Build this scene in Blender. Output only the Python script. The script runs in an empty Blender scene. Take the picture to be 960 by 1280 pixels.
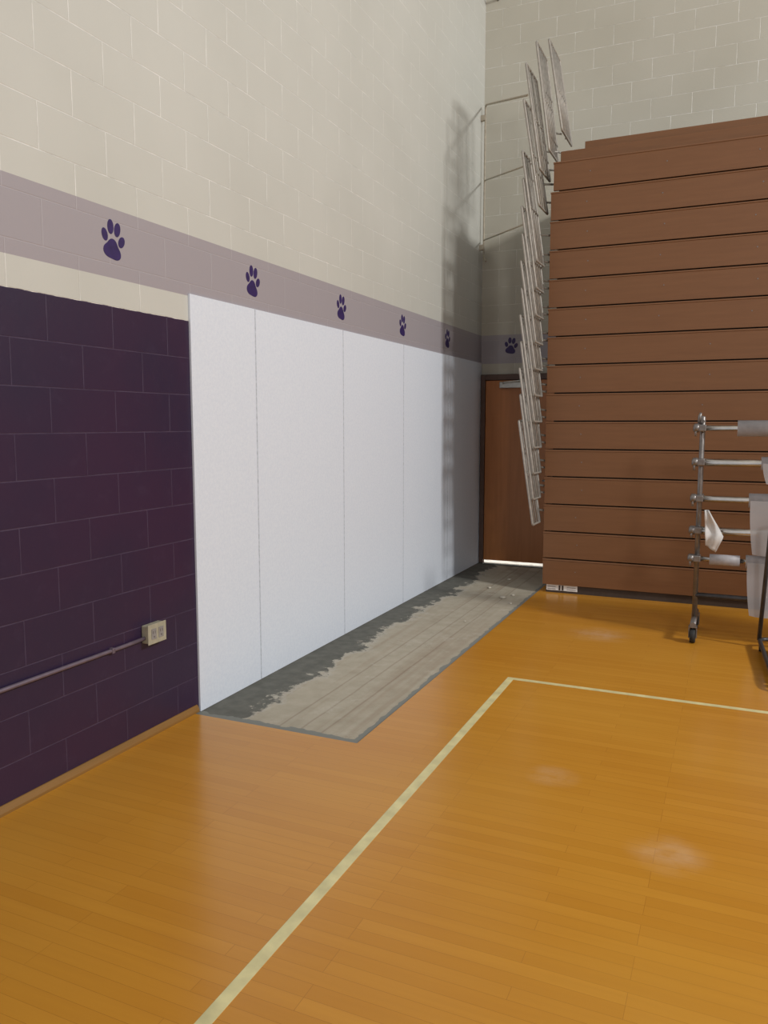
import bpy, bmesh, math, random
from mathutils import Vector, Matrix
random.seed(4)
scene=bpy.context.scene
COL=scene.collection
try:
    scene.view_settings.view_transform='Standard'
    scene.view_settings.look='None'
except Exception: pass

# ---------------------------------------------------------------- materials
def rgba(c): return (c[0],c[1],c[2],1)
def newmat(name):
    m=bpy.data.materials.new(name); m.use_nodes=True
    nt=m.node_tree; b=nt.nodes['Principled BSDF']; return m,nt,b
def N(nt,t,**k):
    n=nt.nodes.new(t)
    for a,v in k.items(): setattr(n,a,v)
    return n
def L(nt,a,b): nt.links.new(a,b)
def math_(nt,op,a,b=None):
    n=N(nt,'ShaderNodeMath',operation=op)
    for i,v in enumerate((a,b)):
        if v is None: continue
        if isinstance(v,(int,float)): n.inputs[i].default_value=v
        else: L(nt,v,n.inputs[i])
    return n.outputs[0]
def mix(nt,f,a,b,blend='MIX'):
    n=N(nt,'ShaderNodeMix',data_type='RGBA',blend_type=blend)
    for idx,v in ((0,f),(6,a),(7,b)):
        if isinstance(v,(int,float)): n.inputs[idx].default_value=v
        elif isinstance(v,tuple): n.inputs[idx].default_value=rgba(v)
        else: L(nt,v,n.inputs[idx])
    return n.outputs[2]
def ramp(nt,v,a,b):
    n=N(nt,'ShaderNodeMapRange'); n.clamp=True
    L(nt,v,n.inputs[0]); n.inputs[1].default_value=a; n.inputs[2].default_value=b
    return n.outputs[0]
def noise(nt,vec,scale,detail=3,rough=.5):
    n=N(nt,'ShaderNodeTexNoise'); n.inputs['Scale'].default_value=scale
    n.inputs['Detail'].default_value=detail; n.inputs['Roughness'].default_value=rough
    if vec is not None: L(nt,vec,n.inputs['Vector'])
    return n.outputs['Fac']
def pos(nt):
    g=N(nt,'ShaderNodeNewGeometry'); s=N(nt,'ShaderNodeSeparateXYZ'); L(nt,g.outputs['Position'],s.inputs[0])
    return g.outputs['Position'],s.outputs
def comb(nt,x,y,z=0.0):
    c=N(nt,'ShaderNodeCombineXYZ')
    for i,v in enumerate((x,y,z)):
        if isinstance(v,(int,float)): c.inputs[i].default_value=v
        else: L(nt,v,c.inputs[i])
    return c.outputs[0]
def simple(name,c,rough=.5,metal=0,var=.06,scale=25,bump=0.0):
    m,nt,b=newmat(name)
    tc=N(nt,'ShaderNodeTexCoord')
    f=noise(nt,tc.outputs['Object'],scale)
    lo=tuple(v*(1-var*2) for v in c); hi=tuple(min(1,v*(1+var*2)) for v in c)
    L(nt,mix(nt,ramp(nt,f,.3,.7),lo,hi),b.inputs['Base Color'])
    b.inputs['Roughness'].default_value=rough; b.inputs['Metallic'].default_value=metal
    if bump:
        bp=N(nt,'ShaderNodeBump'); bp.inputs['Strength'].default_value=bump; bp.inputs['Distance'].default_value=.002
        L(nt,f,bp.inputs['Height']); L(nt,bp.outputs[0],b.inputs['Normal'])
    return m

def wall_mat(name,axis):
    m,nt,b=newmat(name)
    P,s=pos(nt)
    u=s[axis]; z=s[2]
    vec=comb(nt,u,z)
    br=N(nt,'ShaderNodeTexBrick'); L(nt,vec,br.inputs['Vector'])
    br.offset=.5; br.inputs['Scale'].default_value=1
    br.inputs['Brick Width'].default_value=.4; br.inputs['Row Height'].default_value=.2
    br.inputs['Mortar Size'].default_value=.0035; br.inputs['Mortar Smooth'].default_value=.6
    fac=br.outputs['Fac']
    n1=noise(nt,P,1.3,4); n2=noise(nt,P,60,2); n3=noise(nt,P,7,4,.7)
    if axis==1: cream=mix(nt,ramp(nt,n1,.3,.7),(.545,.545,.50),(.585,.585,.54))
    else: cream=mix(nt,ramp(nt,n1,.3,.7),(.48,.455,.38),(.52,.495,.42))  # same cream darkened, the end wall's dimmer light painted into the colour
    creamj=mix(nt,math_(nt,'MULTIPLY',fac,math_(nt,'MULTIPLY',ramp(nt,n3,.35,.65),.8)),cream,(.88,.87,.83))
    mauve=mix(nt,math_(nt,'MULTIPLY',fac,.3),(.36,.33,.355),(.52,.49,.50))
    pn=ramp(nt,noise(nt,P,1.1,4,.6),.35,.65)
    purp=mix(nt,pn,(.025,.015,.044),(.036,.0145,.044))
    sc=ramp(nt,noise(nt,P,9,5,.7),.56,.75)
    purp=mix(nt,math_(nt,'MULTIPLY',sc,.16),purp,(.09,.06,.11))
    purpj=mix(nt,math_(nt,'MULTIPLY',fac,math_(nt,'MULTIPLY',ramp(nt,n3,.25,.6),.6)),purp,(.095,.068,.12))
    wob=math_(nt,'MULTIPLY',math_(nt,'SUBTRACT',noise(nt,P,14,3),.5),.008)
    zz=math_(nt,'ADD',z,wob)
    isb=math_(nt,'MULTIPLY',math_(nt,'GREATER_THAN',z,2.335),math_(nt,'LESS_THAN',z,2.66))
    isp=math_(nt,'LESS_THAN',zz,2.2)
    c=mix(nt,isb,creamj,mauve); c=mix(nt,isp,c,purpj)
    L(nt,c,b.inputs['Base Color'])
    b.inputs['Roughness'].default_value=.4
    h=math_(nt,'ADD',math_(nt,'MULTIPLY',fac,-1.0),math_(nt,'MULTIPLY',n2,.25))
    bp=N(nt,'ShaderNodeBump'); bp.inputs['Strength'].default_value=.45; bp.inputs['Distance'].default_value=.004
    L(nt,h,bp.inputs['Height']); L(nt,bp.outputs[0],b.inputs['Normal'])
    return m

def floor_mat():
    m,nt,b=newmat('maple_floor')
    P,s=pos(nt)
    vec=comb(nt,s[0],s[1])
    br=N(nt,'ShaderNodeTexBrick'); L(nt,vec,br.inputs['Vector'])
    br.offset=.37; br.offset_frequency=3; br.inputs['Scale'].default_value=1
    br.inputs['Brick Width'].default_value=.85; br.inputs['Row Height'].default_value=.057
    br.inputs['Mortar Size'].default_value=.0009; br.inputs['Mortar Smooth'].default_value=.3
    br.inputs['Color1'].default_value=(.56,.235,.020,1); br.inputs['Color2'].default_value=(.62,.275,.028,1)
    br.inputs['Mortar'].default_value=(.40,.15,.015,1)
    gv=N(nt,'ShaderNodeMapping'); L(nt,P,gv.inputs[0]); gv.inputs['Scale'].default_value=(2.0,38,1)
    g=noise(nt,gv.outputs[0],1.0,5,.6)
    c=mix(nt,math_(nt,'MULTIPLY',ramp(nt,g,.35,.8),.28),br.outputs['Color'],(.44,.17,.018))
    big=noise(nt,P,.7,3)
    c=mix(nt,math_(nt,'MULTIPLY',ramp(nt,big,.4,.7),.3),c,(.68,.36,.05))
    sm=None
    for (x,y,r) in ((2.60,3.05,.19),(2.05,3.55,.15),(1.85,6.2,.3)):
        d=N(nt,'ShaderNodeVectorMath',operation='DISTANCE'); L(nt,P,d.inputs[0]); d.inputs[1].default_value=(x,y,0)
        mr=N(nt,'ShaderNodeMapRange',interpolation_type='SMOOTHSTEP'); L(nt,d.outputs['Value'],mr.inputs[0])
        mr.inputs[1].default_value=r; mr.inputs[2].default_value=0
        mr.inputs[3].default_value=0; mr.inputs[4].default_value=1
        v=mr.outputs[0]
        sm=v if sm is None else math_(nt,'ADD',sm,v)
    sm=math_(nt,'MULTIPLY',sm,ramp(nt,noise(nt,P,7,4,.6),.3,.75))
    c=mix(nt,math_(nt,'MULTIPLY',sm,.42),c,(.80,.62,.45))
    L(nt,c,b.inputs['Base Color'])
    rn=noise(nt,P,3,4)
    mr=N(nt,'ShaderNodeMapRange'); L(nt,rn,mr.inputs[0]); mr.inputs[3].default_value=.16; mr.inputs[4].default_value=.30
    L(nt,mr.outputs[0],b.inputs['Roughness'])
    b.inputs['Specular IOR Level'].default_value=.5
    bp=N(nt,'ShaderNodeBump'); bp.inputs['Strength'].default_value=.15; bp.inputs['Distance'].default_value=.001
    L(nt,math_(nt,'MULTIPLY',br.outputs['Fac'],-1.0),bp.inputs['Height']); L(nt,bp.outputs[0],b.inputs['Normal'])
    return m

def concrete_mat():
    m,nt,b=newmat('scraped_concrete')
    P,s=pos(nt)
    n1=noise(nt,P,7,7,.65)
    tan=mix(nt,ramp(nt,n1,.3,.7),(.38,.335,.25),(.48,.43,.335))
    mp=N(nt,'ShaderNodeMapping'); L(nt,P,mp.inputs[0]); mp.inputs['Scale'].default_value=(11,.3,1)
    st=noise(nt,mp.outputs[0],1.0,3,.55)
    tan=mix(nt,math_(nt,'MULTIPLY',ramp(nt,st,.5,.68),.4),tan,(.29,.205,.135))
    seam=None
    jit=math_(nt,'MULTIPLY',math_(nt,'SUBTRACT',noise(nt,P,1.5,3),.5),.02)
    xs=math_(nt,'ADD',s[0],jit)
    for x in (.54,.67,.80):
        d=ramp(nt,math_(nt,'ABSOLUTE',math_(nt,'SUBTRACT',xs,x)),.009,.003)
        seam=d if seam is None else math_(nt,'MAXIMUM',seam,d)
    tan=mix(nt,math_(nt,'MULTIPLY',seam,.38),tan,(.20,.13,.085))
    pt=ramp(nt,noise(nt,P,3.6,7,.75),.56,.66)
    tan=mix(nt,math_(nt,'MULTIPLY',pt,.4),tan,(.58,.54,.45))
    w=noise(nt,P,2.4,8,.74)
    edge=math_(nt,'ADD',s[0],math_(nt,'MULTIPLY',math_(nt,'SUBTRACT',w,.5),.75))
    dark=ramp(nt,edge,.285,.262)
    gray=mix(nt,ramp(nt,noise(nt,P,14,4),.3,.7),(.10,.10,.083),(.15,.147,.123))
    rim=math_(nt,'MULTIPLY',ramp(nt,edge,.34,.30),.45)
    c=mix(nt,rim,tan,(.5,.48,.42))
    c=mix(nt,dark,c,gray)
    e2=math_(nt,'ADD',s[0],math_(nt,'MULTIPLY',math_(nt,'SUBTRACT',noise(nt,P,9,4),.5),.06))
    side=math_(nt,'GREATER_THAN',e2,1.0)
    e3=math_(nt,'ADD',s[1],math_(nt,'MULTIPLY',math_(nt,'SUBTRACT',noise(nt,P,9,4),.5),.12))
    front=math_(nt,'LESS_THAN',e3,3.59)
    c=mix(nt,math_(nt,'MAXIMUM',side,front),c,(.22,.225,.20))
    L(nt,c,b.inputs['Base Color']); b.inputs['Roughness'].default_value=.8
    bp=N(nt,'ShaderNodeBump'); bp.inputs['Strength'].default_value=.4; bp.inputs['Distance'].default_value=.006
    L(nt,math_(nt,'ADD',n1,math_(nt,'MULTIPLY',dark,.4)),bp.inputs['Height']); L(nt,bp.outputs[0],b.inputs['Normal'])
    return m
def wood_mat(name,a,bb,axis_scale,rough=.45):
    m,nt,b=newmat(name)
    P,s=pos(nt)
    mp=N(nt,'ShaderNodeMapping'); L(nt,P,mp.inputs[0]); mp.inputs['Scale'].default_value=axis_scale
    f=noise(nt,mp.outputs[0],1.0,5,.6)
    L(nt,mix(nt,ramp(nt,f,.3,.7),a,bb),b.inputs['Base Color']); b.inputs['Roughness'].default_value=rough
    return m
def panel_mat():
    m,nt,b=newmat('white_panel_board')
    P,s=pos(nt)
    f=noise(nt,P,55,4,.7)
    c=mix(nt,ramp(nt,f,.35,.65),(.68,.735,.83),(.74,.79,.87))
    L(nt,c,b.inputs['Base Color']); b.inputs['Roughness'].default_value=.6
    bp=N(nt,'ShaderNodeBump'); bp.inputs['Strength'].default_value=.2; bp.inputs['Distance'].default_value=.002
    L(nt,f,bp.inputs['Height']); L(nt,bp.outputs[0],b.inputs['Normal'])
    return m

M_WL=wall_mat('painted_block_side',1); M_WE=wall_mat('painted_block_end',0)
M_FL=floor_mat(); M_CO=concrete_mat(); M_PA=panel_mat()
M_LINE=simple('court_line_paint',(.72,.64,.33),.4,0,.08,12)
M_PAW=simple('purple_emblem_paint',(.030,.014,.10),.5,0,.1)
M_BL=wood_mat('brown_bleacher_board',(.180,.078,.031),(.205,.091,.037),(3,30,40),.45)
M_BLN=wood_mat('brown_bleacher_nosing',(.18,.080,.033),(.205,.092,.040),(3,30,30),.45)
M_BLK=simple('black_steel',(.05,.034,.026),.6)
M_RAIL=simple('grey_rail_paint',(.36,.33,.29),.45,.15,.08)
M_GATE=simple('tan_gate_paint',(.40,.35,.27),.5,.1,.08)
M_CHR=simple('chrome_tube',(.66,.64,.60),.25,1,.05)
M_STEEL=simple('dull_steel',(.24,.22,.21),.4,.7,.1)
M_DARK=simple('dark_tube_steel',(.08,.077,.08),.4,.5,.1)
M_RUB=simple('black_rubber',(.02,.02,.02),.7)
M_VIN=simple('grey_vinyl_cover',(.40,.385,.40),.5,0,.05)
M_RAG=simple('white_cloth',(.62,.61,.60),.8,0,.05)
# thin slightly translucent sheet
m,nt,b=newmat('translucent_vinyl_sheet')
tc=N(nt,'ShaderNodeTexCoord')
L(nt,mix(nt,noise(nt,tc.outputs['Object'],9,4),(.38,.37,.385),(.48,.47,.485)),b.inputs['Base Color'])
b.inputs['Roughness'].default_value=.45; b.inputs['Alpha'].default_value=.8
M_VINE=m
M_DOOR=wood_mat('door_wood',(.42,.155,.045),(.50,.19,.06),(25,25,1.5),.4)
M_FRAME=simple('dark_door_frame',(.10,.055,.04),.5)
M_ALU=simple('aluminium',(.5,.5,.47),.4,.7)
M_BASE=wood_mat('baseboard_wood',(.22,.11,.025),(.28,.14,.035),(30,2,30),.5)
M_BOX=simple('almond_plastic',(.38,.35,.26),.5)
M_COND=simple('painted_conduit',(.17,.13,.165),.4,.3)
M_WHITE=simple('sticker_white',(.75,.74,.72),.5)
M_GREY=simple('sticker_grey',(.28,.26,.25),.5)
M_SEAM=simple('joint_compound_grey',(.50,.53,.60),.7,0,.12,40)
M_CHIP=simple('mortar_crumb',(.5,.46,.38),.9,0,.15,30,.5)
m,nt,b=newmat('daylight_gap'); b.inputs['Emission Color'].default_value=(1,.93,.8,1)
n_=N(nt,'ShaderNodeTexNoise'); n_.inputs['Scale'].default_value=8
L(nt,ramp(nt,n_.outputs['Fac'],.25,.5),b.inputs['Emission Strength'])
M_GAP=m

# ---------------------------------------------------------------- mesh helpers
def obj(name,me,mat=None,parent=None,**props):
    o=bpy.data.objects.new(name,me); COL.objects.link(o)
    if mat and me is not None and len(me.materials)==0: me.materials.append(mat)
    if parent: o.parent=parent
    for k,v in props.items(): o[k]=v
    return o
def empty(name,loc,**props):
    o=bpy.data.objects.new(name,None); o.location=loc; o.empty_display_size=.1; COL.objects.link(o)
    for k,v in props.items(): o[k]=v
    return o
def bmesh_obj(name,bm,mat,parent=None,smooth=False,origin=None,**props):
    me=bpy.data.meshes.new(name)
    if origin is None:
        cs=[v.co for v in bm.verts]
        mn=Vector([min(c[i] for c in cs) for i in range(3)]); mx=Vector([max(c[i] for c in cs) for i in range(3)])
        origin=Vector(((mn.x+mx.x)/2,(mn.y+mx.y)/2,mn.z))
    origin=Vector(origin)
    bmesh.ops.translate(bm,verts=bm.verts,vec=-origin)
    bmesh.ops.recalc_face_normals(bm,faces=bm.faces)
    bm.to_mesh(me); bm.free()
    if smooth:
        for p in me.polygons: p.use_smooth=True
    mats=mat if isinstance(mat,list) else [mat]
    for mm in mats: me.materials.append(mm)
    o=obj(name,me,None,parent,**props)
    o.location=origin-(parent.location if parent else Vector())
    if parent and parent.parent: o.location-=parent.parent.location
    return o
def add_box(bm,x0,x1,y0,y1,z0,z1,bev=0,mi=0):
    r=bmesh.ops.create_cube(bm,size=1)
    vs=r['verts']
    for v in vs:
        v.co=Vector((x0+(v.co.x+.5)*(x1-x0),y0+(v.co.y+.5)*(y1-y0),z0+(v.co.z+.5)*(z1-z0)))
    fs=set(f for v in vs for f in v.link_faces)
    for f in fs: f.material_index=mi
    if bev:
        es=list(set(e for v in vs for e in v.link_edges))
        bmesh.ops.bevel(bm,geom=es,offset=bev,segments=2,affect='EDGES',profile=.5)
def box(name,x0,x1,y0,y1,z0,z1,mat,parent=None,bev=0,**props):
    bm=bmesh.new(); add_box(bm,x0,x1,y0,y1,z0,z1,bev)
    return bmesh_obj(name,bm,mat,parent,**props)
def add_tube(bm,pts,r,seg=10,closed=False,mi=0,caps=True):
    pts=[Vector(p) for p in pts]; n=len(pts); rings=[]
    def tan(i):
        if closed: return (pts[(i+1)%n]-pts[i-1]).normalized()
        if i==0: return (pts[1]-pts[0]).normalized()
        if i==n-1: return (pts[-1]-pts[-2]).normalized()
        return ((pts[i+1]-pts[i]).normalized()+(pts[i]-pts[i-1]).normalized()).normalized()
    t0=tan(0); up=Vector((0,0,1)) if abs(t0.z)<.9 else Vector((1,0,0))
    nrm=(up-t0*up.dot(t0)).normalized()
    for i in range(n):
        t=tan(i); nrm=(nrm-t*nrm.dot(t)).normalized(); bi=t.cross(nrm)
        rr=r[i] if isinstance(r,(list,tuple)) else r
        rings.append([bm.verts.new(pts[i]+rr*(math.cos(a)*nrm+math.sin(a)*bi)) for a in [2*math.pi*k/seg for k in range(seg)]])
    m=n if closed else n-1
    for i in range(m):
        A=rings[i]; B=rings[(i+1)%n]
        for k in range(seg):
            f=bm.faces.new((A[k],A[(k+1)%seg],B[(k+1)%seg],B[k])); f.material_index=mi; f.smooth=True
    if not closed and caps:
        f=bm.faces.new(rings[0][::-1]); f.material_index=mi
        f=bm.faces.new(rings[-1]); f.material_index=mi
def fillet(pts,r,closed=False,seg=4):
    pts=[Vector(p) for p in pts]; n=len(pts); out=[]
    for i in range(n):
        if not closed and i in (0,n-1): out.append(pts[i]); continue
        p=pts[i]; a=pts[i-1]; b=pts[(i+1)%n]
        d1=(a-p); d2=(b-p); rr=min(r,d1.length*.45,d2.length*.45)
        q1=p+d1.normalized()*rr; q2=p+d2.normalized()*rr
        for k in range(seg+1):
            t=k/seg; out.append((1-t)**2*q1+2*t*(1-t)*p+t*t*q2)
    return out
def tube(name,pts,r,mat,parent=None,seg=12,closed=False,**props):
    bm=bmesh.new(); add_tube(bm,pts,r,seg,closed)
    return bmesh_obj(name,bm,mat,parent,**props)

# ---------------------------------------------------------------- setting
S=dict(kind='structure')
box('wall_side',-.2,0,-3,9.2,-.2,8,M_WL,**S)
box('wall_end',0,14,9.0,9.2,-.2,8,M_WE,**S)
bm=bmesh.new()
SX=1.045; SY=3.52
def slab(x0,x1,y0,y1): add_box(bm,x0,x1,y0,y1,-.1,0)
slab(0,SX,-3,SY); slab(SX,14,-3,9.0)
bmesh_obj('floor',bm,M_FL,**S)
bm=bmesh.new()
nx,ny=24,110
g=[[None]*(ny+1) for _ in range(nx+1)]
from mathutils import noise as mn
for i in range(nx+1):
    for j in range(ny+1):
        x=SX*i/nx; y=SY+(9.0-SY)*j/ny
        z=-.012+.003*mn.noise(Vector((x*4,y*4,0)))
        if i in (0,nx) or j in (0,ny): z=-.010
        g[i][j]=bm.verts.new((x,y,z))
for i in range(nx):
    for j in range(ny):
        bm.faces.new((g[i][j],g[i+1][j],g[i+1][j+1],g[i][j+1]))
bmesh_obj('floor_concrete',bm,M_CO,smooth=True,**S)
bm=bmesh.new(); prof=[(0,0),(.022,0),(.022,.012),(.014,.030),(.006,.038),(0,.038)]
A=[bm.verts.new((x,-3,z)) for x,z in prof]; B=[bm.verts.new((x,3.56,z)) for x,z in prof]
for k in range(len(prof)):
    bm.faces.new((A[k],A[(k+1)%len(prof)],B[(k+1)%len(prof)],B[k]))
bm.faces.new(A[::-1]); bm.faces.new(B)
bmesh_obj('baseboard_side',bm,M_BASE,**S)
box('trim_1',1.475,1.52,-3,4.885,0,.0012,M_LINE,label='pale yellow painted court line running along floor',**S)
box('trim_2',1.52,14,4.845,4.885,0,.0012,M_LINE,label='pale yellow painted court line crossing floor',**S)

# door
door=empty('door_1',(.5,8.97,0),label='orange-brown wooden door in dark metal frame beside bleachers',**S)
box('door_slab',.075,.94,8.955,8.985,.035,2.14,M_DOOR,door,.003)
bm=bmesh.new(); add_box(bm,.02,.072,8.94,8.999,0,2.21,.004); add_box(bm,.943,.995,8.94,8.999,0,2.21,.004); add_box(bm,.072,.943,8.94,8.999,2.145,2.21,.004)
bmesh_obj('door_frame',bm,M_FRAME,door)
bm=bmesh.new(); add_box(bm,.25,.56,8.90,8.954,2.05,2.12,.008); add_tube(bm,fillet([(.30,8.92,2.10),(.30,8.86,2.11),(.55,8.90,2.135),(.55,8.95,2.15)],.02),.009)
bmesh_obj('door_closer',bm,M_ALU,door,label='grey metal door closer')
box('threshold',.075,.94,8.91,8.985,-.008,.006,M_ALU,door,.002,label='aluminium threshold')
box('door_gap',.08,.935,8.965,8.978,.006,.034,M_GAP,door,label='bright daylight sliver under the door')
bm=bmesh.new(); add_tube(bm,[(.88,8.954,1.0),(.88,8.90,1.0)],.014); add_tube(bm,[(.88,8.905,1.0),(.77,8.905,1.0)],.010)
bmesh_obj('door_handle',bm,M_ALU,door)

# ---------------------------------------------------------------- wall panels
ys=[3.58,4.226,5.425,6.62,7.835,8.985]
for i in range(5):
    a,b=ys[i]+.001,ys[i+1]-.001
    bm=bmesh.new(); add_box(bm,.0005,.014,a,b,-.008,2.345,.0012)
    o=bmesh_obj('wall_panel',bm,M_PA,category='wall panel',group='white boards covering the wall',
        label='tall white wall board with pebbled face fixed to block wall' if i else 'narrow white wall board beside dark purple block wall')
    if i<4:
        box('seam_strip',.013,.0148,ys[i+1]-.012,ys[i+1]-.0015,-.006,2.343,M_SEAM,o,.0,label='thin grey joint strip at the board edge')

# ---------------------------------------------------------------- paw prints
def paw(center,uax):
    bm=bmesh.new()
    def poly(pts):
        bm.faces.new([bm.verts.new((p[0],p[1],0)) for p in pts])
    def ell(cx,cy,a,b,rot,n=20):
        poly([(cx+a*math.cos(t)*math.cos(rot)-b*math.sin(t)*math.sin(rot),cy+a*math.cos(t)*math.sin(rot)+b*math.sin(t)*math.cos(rot)) for t in [2*math.pi*k/n for k in range(n)]])
    ell(-.052,.006,.018,.026,.45); ell(-.021,.048,.019,.030,.12); ell(.021,.048,.019,.030,-.12); ell(.052,.006,.018,.026,-.45)
    pad=[]
    for k in range(36):
        t=2*math.pi*k/36
        r=.042*(1-.13*math.sin(t)-.14*math.sin(3*t))
        pad.append((r*1.18*math.cos(t),-.038+r*.98*math.sin(t)))
    poly(pad)
    bmesh.ops.transform(bm,matrix=Matrix.Rotation(-.15,4,'Z'),verts=bm.verts)
    bmesh.ops.scale(bm,vec=(1.08,1.15,1),verts=bm.verts)
    ex=bmesh.ops.extrude_face_region(bm,geom=bm.faces[:])
    for v in [e for e in ex['geom'] if isinstance(e,bmesh.types.BMVert)]: v.co.z=1
    nor=Vector((1,0,0)) if uax=='y' else Vector((0,-1,0))
    for v in bm.verts:
        u,w,d=v.co.x,v.co.y,v.co.z
        v.co=Vector(center)+(Vector((0,u,w)) if uax=='y' else Vector((u,0,w)))+nor*(.0012 if d>.5 else -.003)
    return bmesh_obj('paw_print_emblem',bm,M_PAW,category='painted emblem',group='paw prints along the wall band',
        label='dark purple paw print painted on lavender-grey wall band')
for y in (3.025,4.222,5.42,6.62,7.82): paw((0,y,2.515),'y')
paw((.355,9.0,2.535),'x')

# ---------------------------------------------------------------- outlet and conduit
ob=empty('outlet_box',(0,3.19,.50),label='almond surface-mounted outlet box on purple block wall',category='electrical outlet')
box('back_box',.0,.045,3.125,3.255,.51,.605,M_BOX,ob,.006)
box('cover_plate',.045,.050,3.120,3.260,.505,.61,M_BOX,ob,.002)
for yy in (3.162,3.218):
    bm=bmesh.new(); add_box(bm,.050,.053,yy-.018,yy+.018,.530,.585,.001,0)
    add_box(bm,.0532,.0536,yy-.009,yy-.006,.560,.575,0,1); add_box(bm,.0532,.0536,yy+.006,yy+.009,.560,.575,0,1)
    add_box(bm,.0532,.0536,yy-.003,yy+.003,.540,.547,0,1)
    bmesh_obj('socket',bm,[M_GREY,M_BLK],ob,label='grey outlet socket with dark slots')
cd=empty('conduit_pipe',(0.02,1.5,.535),label='thin painted metal conduit running to outlet box',category='conduit')
tube('pipe',[(.014,-2.5,.535),(.014,3.0,.535),(.02,3.124,.54)],.010,M_COND,cd)
for yy in (2.9,1.9):
    bm=bmesh.new(); add_box(bm,0,.027,yy-.01,yy+.01,.521,.549,.004); bmesh_obj('strap',bm,M_COND,cd)
pb=empty('pipe_bracket',(0.05,8.6,6.3),label='small dark conduit bracket high in the corner',category='bracket')
tube('bracket_arm',fillet([(.0,8.72,6.45),(.08,8.72,6.42),(.14,8.9,6.32),(.14,8.999,6.30)],.03),.012,M_STEEL,pb)

# ---------------------------------------------------------------- bleachers
BX0,BX1,BY=1.09,6.4,7.58
bl=empty('bleachers',(3.5,BY+.5,0),label='tall closed brown telescoping bleachers folded against end wall',category='bleachers')
step=.265; z0=.07
for k in range(15):
    zb=z0+k*step; zt=zb+step
    x0=BX0 if k<14 else BX0+.02
    bm=bmesh.new()
    pr=[(BY+.009,zb+.013),(BY+.002,zt-.020),(BY+.004,zt-.016),(BY+.026,zt-.016),(BY+.034,zb+.013)]
    A=[bm.verts.new((x0,y,z)) for y,z in pr]; B=[bm.verts.new((BX1,y,z)) for y,z in pr]
    for q in range(len(pr)): bm.faces.new((A[q],A[(q+1)%len(pr)],B[(q+1)%len(pr)],B[q]))
    bm.faces.new(A[::-1]); bm.faces.new(B)
    t=bmesh_obj('tier',bm,M_BL,bl)
    bm=bmesh.new()
    pr=[(BY+.002,zt-.016),(BY-.001,zt-.013),(BY-.001,zt-.006),(BY+.002,zt-.001),(BY+.012,zt),(BY+1.28,zt),(BY+1.28,zt-.016)]
    A=[bm.verts.new((x0-.004,y,z)) for y,z in pr]; B=[bm.verts.new((BX1,y,z)) for y,z in pr]
    for q in range(len(pr)): bm.faces.new((A[q],A[(q+1)%len(pr)],B[(q+1)%len(pr)],B[q]))
    bm.faces.new(A[::-1]); bm.faces.new(B)
    bmesh_obj('deck_nosing',bm,M_BLN,t)
    for xx in ((1.42,2.1,2.85) if k>8 else (1.42,2.5)):
        bm=bmesh.new(); xj=xx+random.uniform(-.03,.03)
        add_tube(bm,[(xj,BY+.012,zb+.15),(xj,BY+.003,zb+.15)],.006,8)
        bmesh_obj('bolt',bm,M_STEEL,t)
zt=z0+15*step
box('back_board',1.15,BX1,BY+.10,BY+.13,zt,zt+.12,M_BL,bl,.004)
box('back_board',1.36,BX1,BY+.16,BY+.19,zt,zt+.20,M_BL,bl,.004)
bm=bmesh.new()
add_box(bm,BX0+.03,BX1,BY+.036,BY+.06,0,.10)
for xx in (1.5,3.6,5.9):
    add_box(bm,xx,xx+.05,BY+.35,BY+.40,0,zt-.03); add_box(bm,xx,xx+.05,BY+1.1,BY+1.15,0,zt-.03)
add_box(bm,BX0+.06,BX1,BY+.07,BY+.09,0,zt-.03)  # full-width dark sheet added so the gaps between tiers look shaded
bmesh_obj('understructure',bm,M_BLK,bl,label='black steel supports and kick base, with dark sheet as shade behind the tiers')
bm=bmesh.new(); yy=BY+.035
add_box(bm,1.125,1.425,yy-.004,yy,.022,.078,0,0)
add_box(bm,1.135,1.215,yy-.006,yy-.004,.032,.040,0,2); add_box(bm,1.135,1.215,yy-.006,yy-.004,.054,.062,0,2)
add_box(bm,1.245,1.262,yy-.006,yy-.004,.026,.074,0,1); add_box(bm,1.275,1.292,yy-.006,yy-.004,.026,.074,0,1)
add_box(bm,1.325,1.41,yy-.006,yy-.004,.034,.040,0,2); add_box(bm,1.325,1.41,yy-.006,yy-.004,.054,.060,0,2)
bmesh_obj('warning_label',bm,[M_WHITE,M_BLK,M_GREY],bl,label='white sticker with dark central mark')

# guard rails nested at the bleacher end
def rail(xt,xb,y0,y1,zt,zb,nv=3):
    P=lambda s,t:(xb+(xt-xb)*t, y0+(y1-y0)*s, zb+(zt-zb)*t)
    bm=bmesh.new()
    add_tube(bm,fillet([P(0,0),P(0,1),P(1,1),P(1,0)],.022,closed=True,seg=3),.011,8,closed=True)
    for j in range(1,nv+1):
        s=j/(nv+1); add_tube(bm,[P(s,0),P(s,1)],.0065,6)
    add_tube(bm,[P(0,.5),P(1,.5)],.0065,6)
    for t in (.12,.3):
        a=Vector(P(1,t)); add_tube(bm,[a,(BX0,a.y+.02,a.z-.01)],.010,8)
    bmesh_obj('guard_rail',bm,M_RAIL,bl,label='grey barred guard rail frame')
rails=[(1.02,1.16,7.66,8.14,5.17,4.35,7),(.93,1.07,7.55,7.98,5.12,4.15,6),(.87,1.02,7.42,7.84,4.89,3.95,4),
       (.87,1.03,7.36,7.72,4.56,3.62,3)]
z=4.10; k=0
while z>1.65:
    f=k/10
    rails.append((.876+.016*f+.010*(k%2),1.030+.014*f,7.32,7.62,z,z-.98,3)); z-=.243; k+=1
for r in rails: rail(*r)
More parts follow.
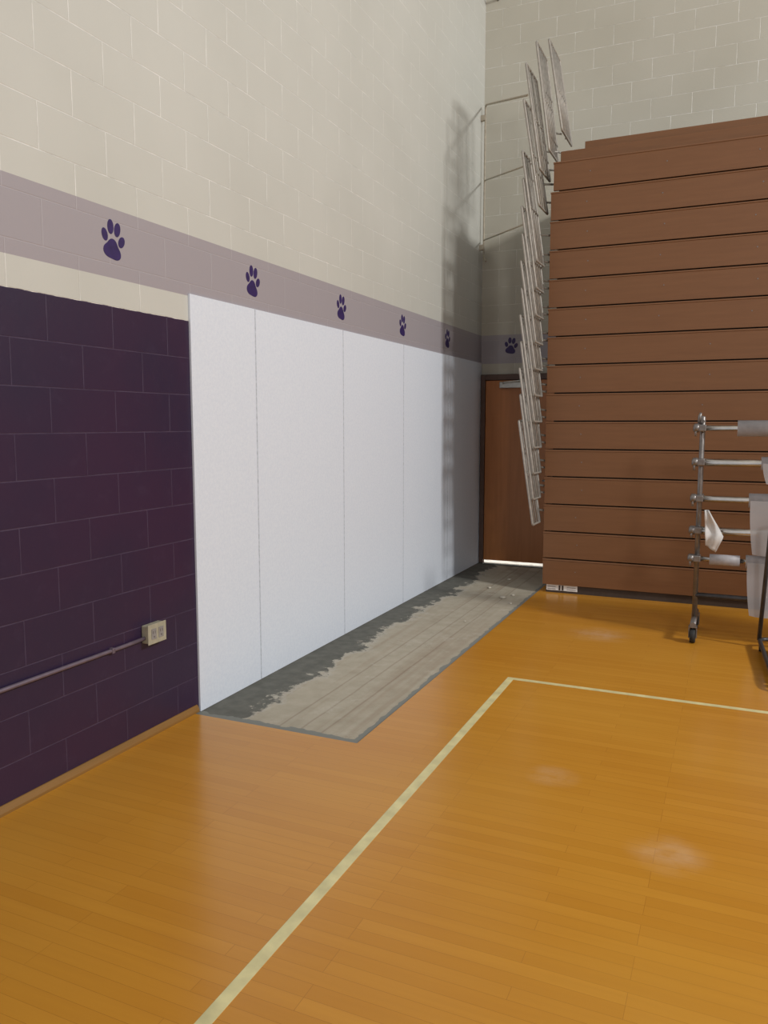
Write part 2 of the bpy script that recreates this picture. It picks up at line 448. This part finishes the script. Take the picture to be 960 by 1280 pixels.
# closure gate from the top rails back to the corner
bm=bmesh.new()
add_tube(bm,fillet([(.885,7.44,4.62),(.05,8.88,5.17),(.05,8.88,3.52),(.10,8.80,3.46)],.05),.010,10)
add_tube(bm,[(.885,7.40,3.99),(.05,8.88,4.36)],.008,8)
add_tube(bm,[(.885,7.36,3.46),(.05,8.88,3.71)],.008,8)
add_box(bm,.0005,.05,8.86,8.90,5.0,5.06,.004); add_box(bm,.0005,.05,8.86,8.90,3.60,3.66,.004)
bmesh_obj('closure_gate',bm,M_GATE,bl,label='thin tan tubular gate reaching from rails to wall corner')

# ---------------------------------------------------------------- roll storage rack
rk=empty('storage_rack',(3.4,6.44,0),label='steel wheeled rack holding rolled grey floor covers',category='storage rack')
RY=6.44
def post(x):
    bm=bmesh.new()
    add_tube(bm,[(x,RY,.12),(x,RY,1.69),(x,RY,1.70)],[.019,.019,.012],12)
    add_tube(bm,[(x-.022,RY-.02,1.64),(x-.022,RY-.02,1.70),(x-.016,RY-.02,1.725)],[.014,.014,.008],8)
    add_tube(bm,[(x,RY-.045,1.66),(x,RY+.045,1.66)],.014,8)
    bmesh_obj('upright_post',bm,M_STEEL,rk,label='dull steel upright post')
for x in (2.53,4.6): post(x)
arms=[1.61,1.354,1.08,.837,.62]
for i,z in enumerate(arms):
    bm=bmesh.new()
    add_tube(bm,[(2.53,RY-.038,z),(4.6,RY-.038,z)],(.020,.028,.024,.030,.018)[i],12)
    bmesh_obj('arm_tube',bm,M_CHR,rk,label='chrome tube')
    for x in (2.53,4.6):
        bm=bmesh.new()
        add_tube(bm,[(x-.065,RY-.038,z),(x-.055,RY-.038,z),(x-.025,RY-.038,z),(x-.018,RY-.038,z)],[.02,.034,.034,.02],12)
        add_tube(bm,[(x-.045,RY-.05,z),(x-.045,RY-.06,z-.06)],.008,8)
        add_box(bm,x-.026,x+.028,RY-.070,RY+.026,z-.026,z+.026,.008)
        bmesh_obj('collar',bm,M_STEEL,rk)
tube('base_tube',[(2.53,RY,.33),(4.6,RY,.33)],.020,M_DARK,rk)
for x in (2.53,4.6):
    tube('foot_tube',[(x,RY-.22,.14),(x,RY+.30,.14)],.022,M_STEEL,rk)
    for yy in (RY-.19,RY+.26):
        bm=bmesh.new()
        add_box(bm,x-.030,x-.022,yy-.025,yy+.025,.04,.125,.002); add_box(bm,x+.022,x+.030,yy-.025,yy+.025,.04,.125,.002)
        add_box(bm,x-.030,x+.030,yy-.028,yy+.028,.118,.130,.002)
        c=bmesh_obj('caster',bm,M_STEEL,rk)
        bm=bmesh.new(); add_tube(bm,[(x-.020,yy,.055),(x-.016,yy,.055),(x+.016,yy,.055),(x+.020,yy,.055)],[.048,.055,.055,.048],24)
        w=bmesh_obj('wheel',bm,M_RUB,c,label='black rubber wheel')
def roll(x0,x1,z,r,lab,flap=None):
    e=empty('rolled_cover',(x0,RY-.038,z-r),label=lab,category='rolled cover',group='rolled covers on the rack')
    bm=bmesh.new()
    seg=96; turns=4; rings=[]
    for x in (x0,x1):
        ring=[]
        for k in range(seg+1):
            a=2*math.pi*turns*k/seg; rr=.036+(r-.036)*k/seg
            ring.append(bm.verts.new((x,RY-.038+rr*math.cos(a),z+rr*math.sin(a))))
        rings.append(ring)
    for k in range(seg): bm.faces.new((rings[0][k],rings[0][k+1],rings[1][k+1],rings[1][k]))
    b=bmesh_obj('roll_body',bm,M_VIN,e,smooth=True)
    md=b.modifiers.new('t','SOLIDIFY'); md.thickness=.004; md.offset=-1
    if flap:
        bm=bmesh.new(); nu,nv=40,14; G=[]
        for i in range(nu+1):
            row=[]
            for j in range(nv+1):
                x=x0+.01+(x1-x0-.02)*i/nu; d=flap*j/nv*(1+.06*math.sin(x*9))
                y=RY-.038-r-.004+.010*math.sin(x*26+j*.2)*(j/nv)-.008*(j/nv)
                row.append(bm.verts.new((x+.03*(j/nv)**2,y,z-d)))
            G.append(row)
        for i in range(nu):
            for j in range(nv): bm.faces.new((G[i][j],G[i+1][j],G[i+1][j+1],G[i][j+1]))
        f=bmesh_obj('hanging_flap',bm,M_VINE,e,smooth=True,label='loose translucent flap hanging off the roll')
roll(2.77,4.45,1.61,.062,'thick pale grey rolled vinyl cover on top tube')
roll(2.94,4.45,1.354,.050,'pale grey rolled cover with loose hanging edge',.14)
roll(2.87,4.45,1.08,.055,'pale grey rolled cover with long flap hanging down',.38)
roll(2.62,2.83,.62,.042,'thin tightly wound grey cover on lower tube')
roll(2.87,4.45,.62,.052,'grey rolled cover with flap hanging near floor',.38)
bm=bmesh.new(); G=[]
for i in range(13):
    row=[]
    for j in range(19):
        u=i/12; v=j/18
        wdt=.13*(1-.75*abs(v-.62)/.62)
        x=2.57+.02*v+wdt*u
        z=1.0-.27*v-.05*u*(v) 
        y=RY-.038-.055-.012*math.sin(u*9+v*3)-.012*math.sin(v*11)
        row.append(bm.verts.new((x,y,z)))
    G.append(row)
for i in range(12):
    for j in range(18): bm.faces.new((G[i][j],G[i+1][j],G[i+1][j+1],G[i][j+1]))
rg=bmesh_obj('rag',bm,M_RAG,smooth=True,label='crumpled white cloth hung over the rack tube',category='rag')
md=rg.modifiers.new('t','SOLIDIFY'); md.thickness=.003

# dark tubular hand cart
hc=empty('hand_cart',(3.3,5.8,0),label='dark tubular steel hand cart standing beside the rack',category='hand cart')
bm=bmesh.new(); add_tube(bm,fillet([(2.985,6.34,.06),(3.05,5.25,.06),(3.62,5.25,.06),(3.55,6.34,.06)],.08,closed=True),.015,10,closed=True)
bmesh_obj('base_frame',bm,M_DARK,hc)
bm=bmesh.new(); add_tube(bm,fillet([(2.985,6.30,.06),(3.02,6.18,.95),(3.55,6.18,.95),(3.55,6.30,.06)],.06),.015,10)
bmesh_obj('push_handle',bm,M_DARK,hc)
for x,y in ((2.995,6.2),(3.045,5.36),(3.55,6.2),(3.6,5.36)):
    bm=bmesh.new(); add_tube(bm,[(x-.012,y,.03),(x+.012,y,.03)],.03,16); bmesh_obj('wheel',bm,M_RUB,hc)
box('deck_plate',3.04,3.54,5.4,6.2,.078,.086,M_DARK,hc,.002)

for (x,y,s) in ((.55,7.6,.02),(.8,7.2,.028),(.86,7.35,.02),(.93,7.0,.016),(.62,8.1,.02),(.3,5.2,.012),(.75,6.2,.012)):
    bm=bmesh.new(); bmesh.ops.create_icosphere(bm,subdivisions=2,radius=s)
    for v in bm.verts:
        v.co*=1+.35*mn.noise(v.co*60+Vector((x,y,0))); v.co.z*=.5
        v.co+=Vector((x,y,-.010+s*.3))
    bmesh_obj('mortar_crumb',bm,M_CHIP,label='small pale chunk of mortar on scraped concrete',category='debris',group='mortar crumbs on the concrete')

# ---------------------------------------------------------------- lights
def area(name,loc,target,size,power,col=(1,.99,.96)):
    d=bpy.data.lights.new(name,'AREA'); d.energy=power; d.size=size; d.color=col
    o=bpy.data.objects.new(name,d); o.location=loc
    o.rotation_euler=(Vector(target)-Vector(loc)).to_track_quat('-Z','Y').to_euler(); COL.objects.link(o)
area('gym_lamp',(13,2.7,8.4),(0,7,2.5),1.3,1120)
area('gym_lamp',(11,-10,7.2),(2,8,3),1.4,480)
w=bpy.data.worlds.new('World'); scene.world=w; w.use_nodes=True
bg=w.node_tree.nodes['Background']; bg.inputs[0].default_value=(.98,.98,1,1); bg.inputs[1].default_value=.345

# ---------------------------------------------------------------- camera
cam=bpy.data.cameras.new('Camera'); co=bpy.data.objects.new('Camera',cam); COL.objects.link(co)
co.location=(2.765,0,1.64); co.rotation_euler=(math.radians(90-6.37),0,math.radians(24))
cam.sensor_fit='VERTICAL'; cam.sensor_height=36; cam.sensor_width=27; cam.lens=985/1280*36
scene.camera=co
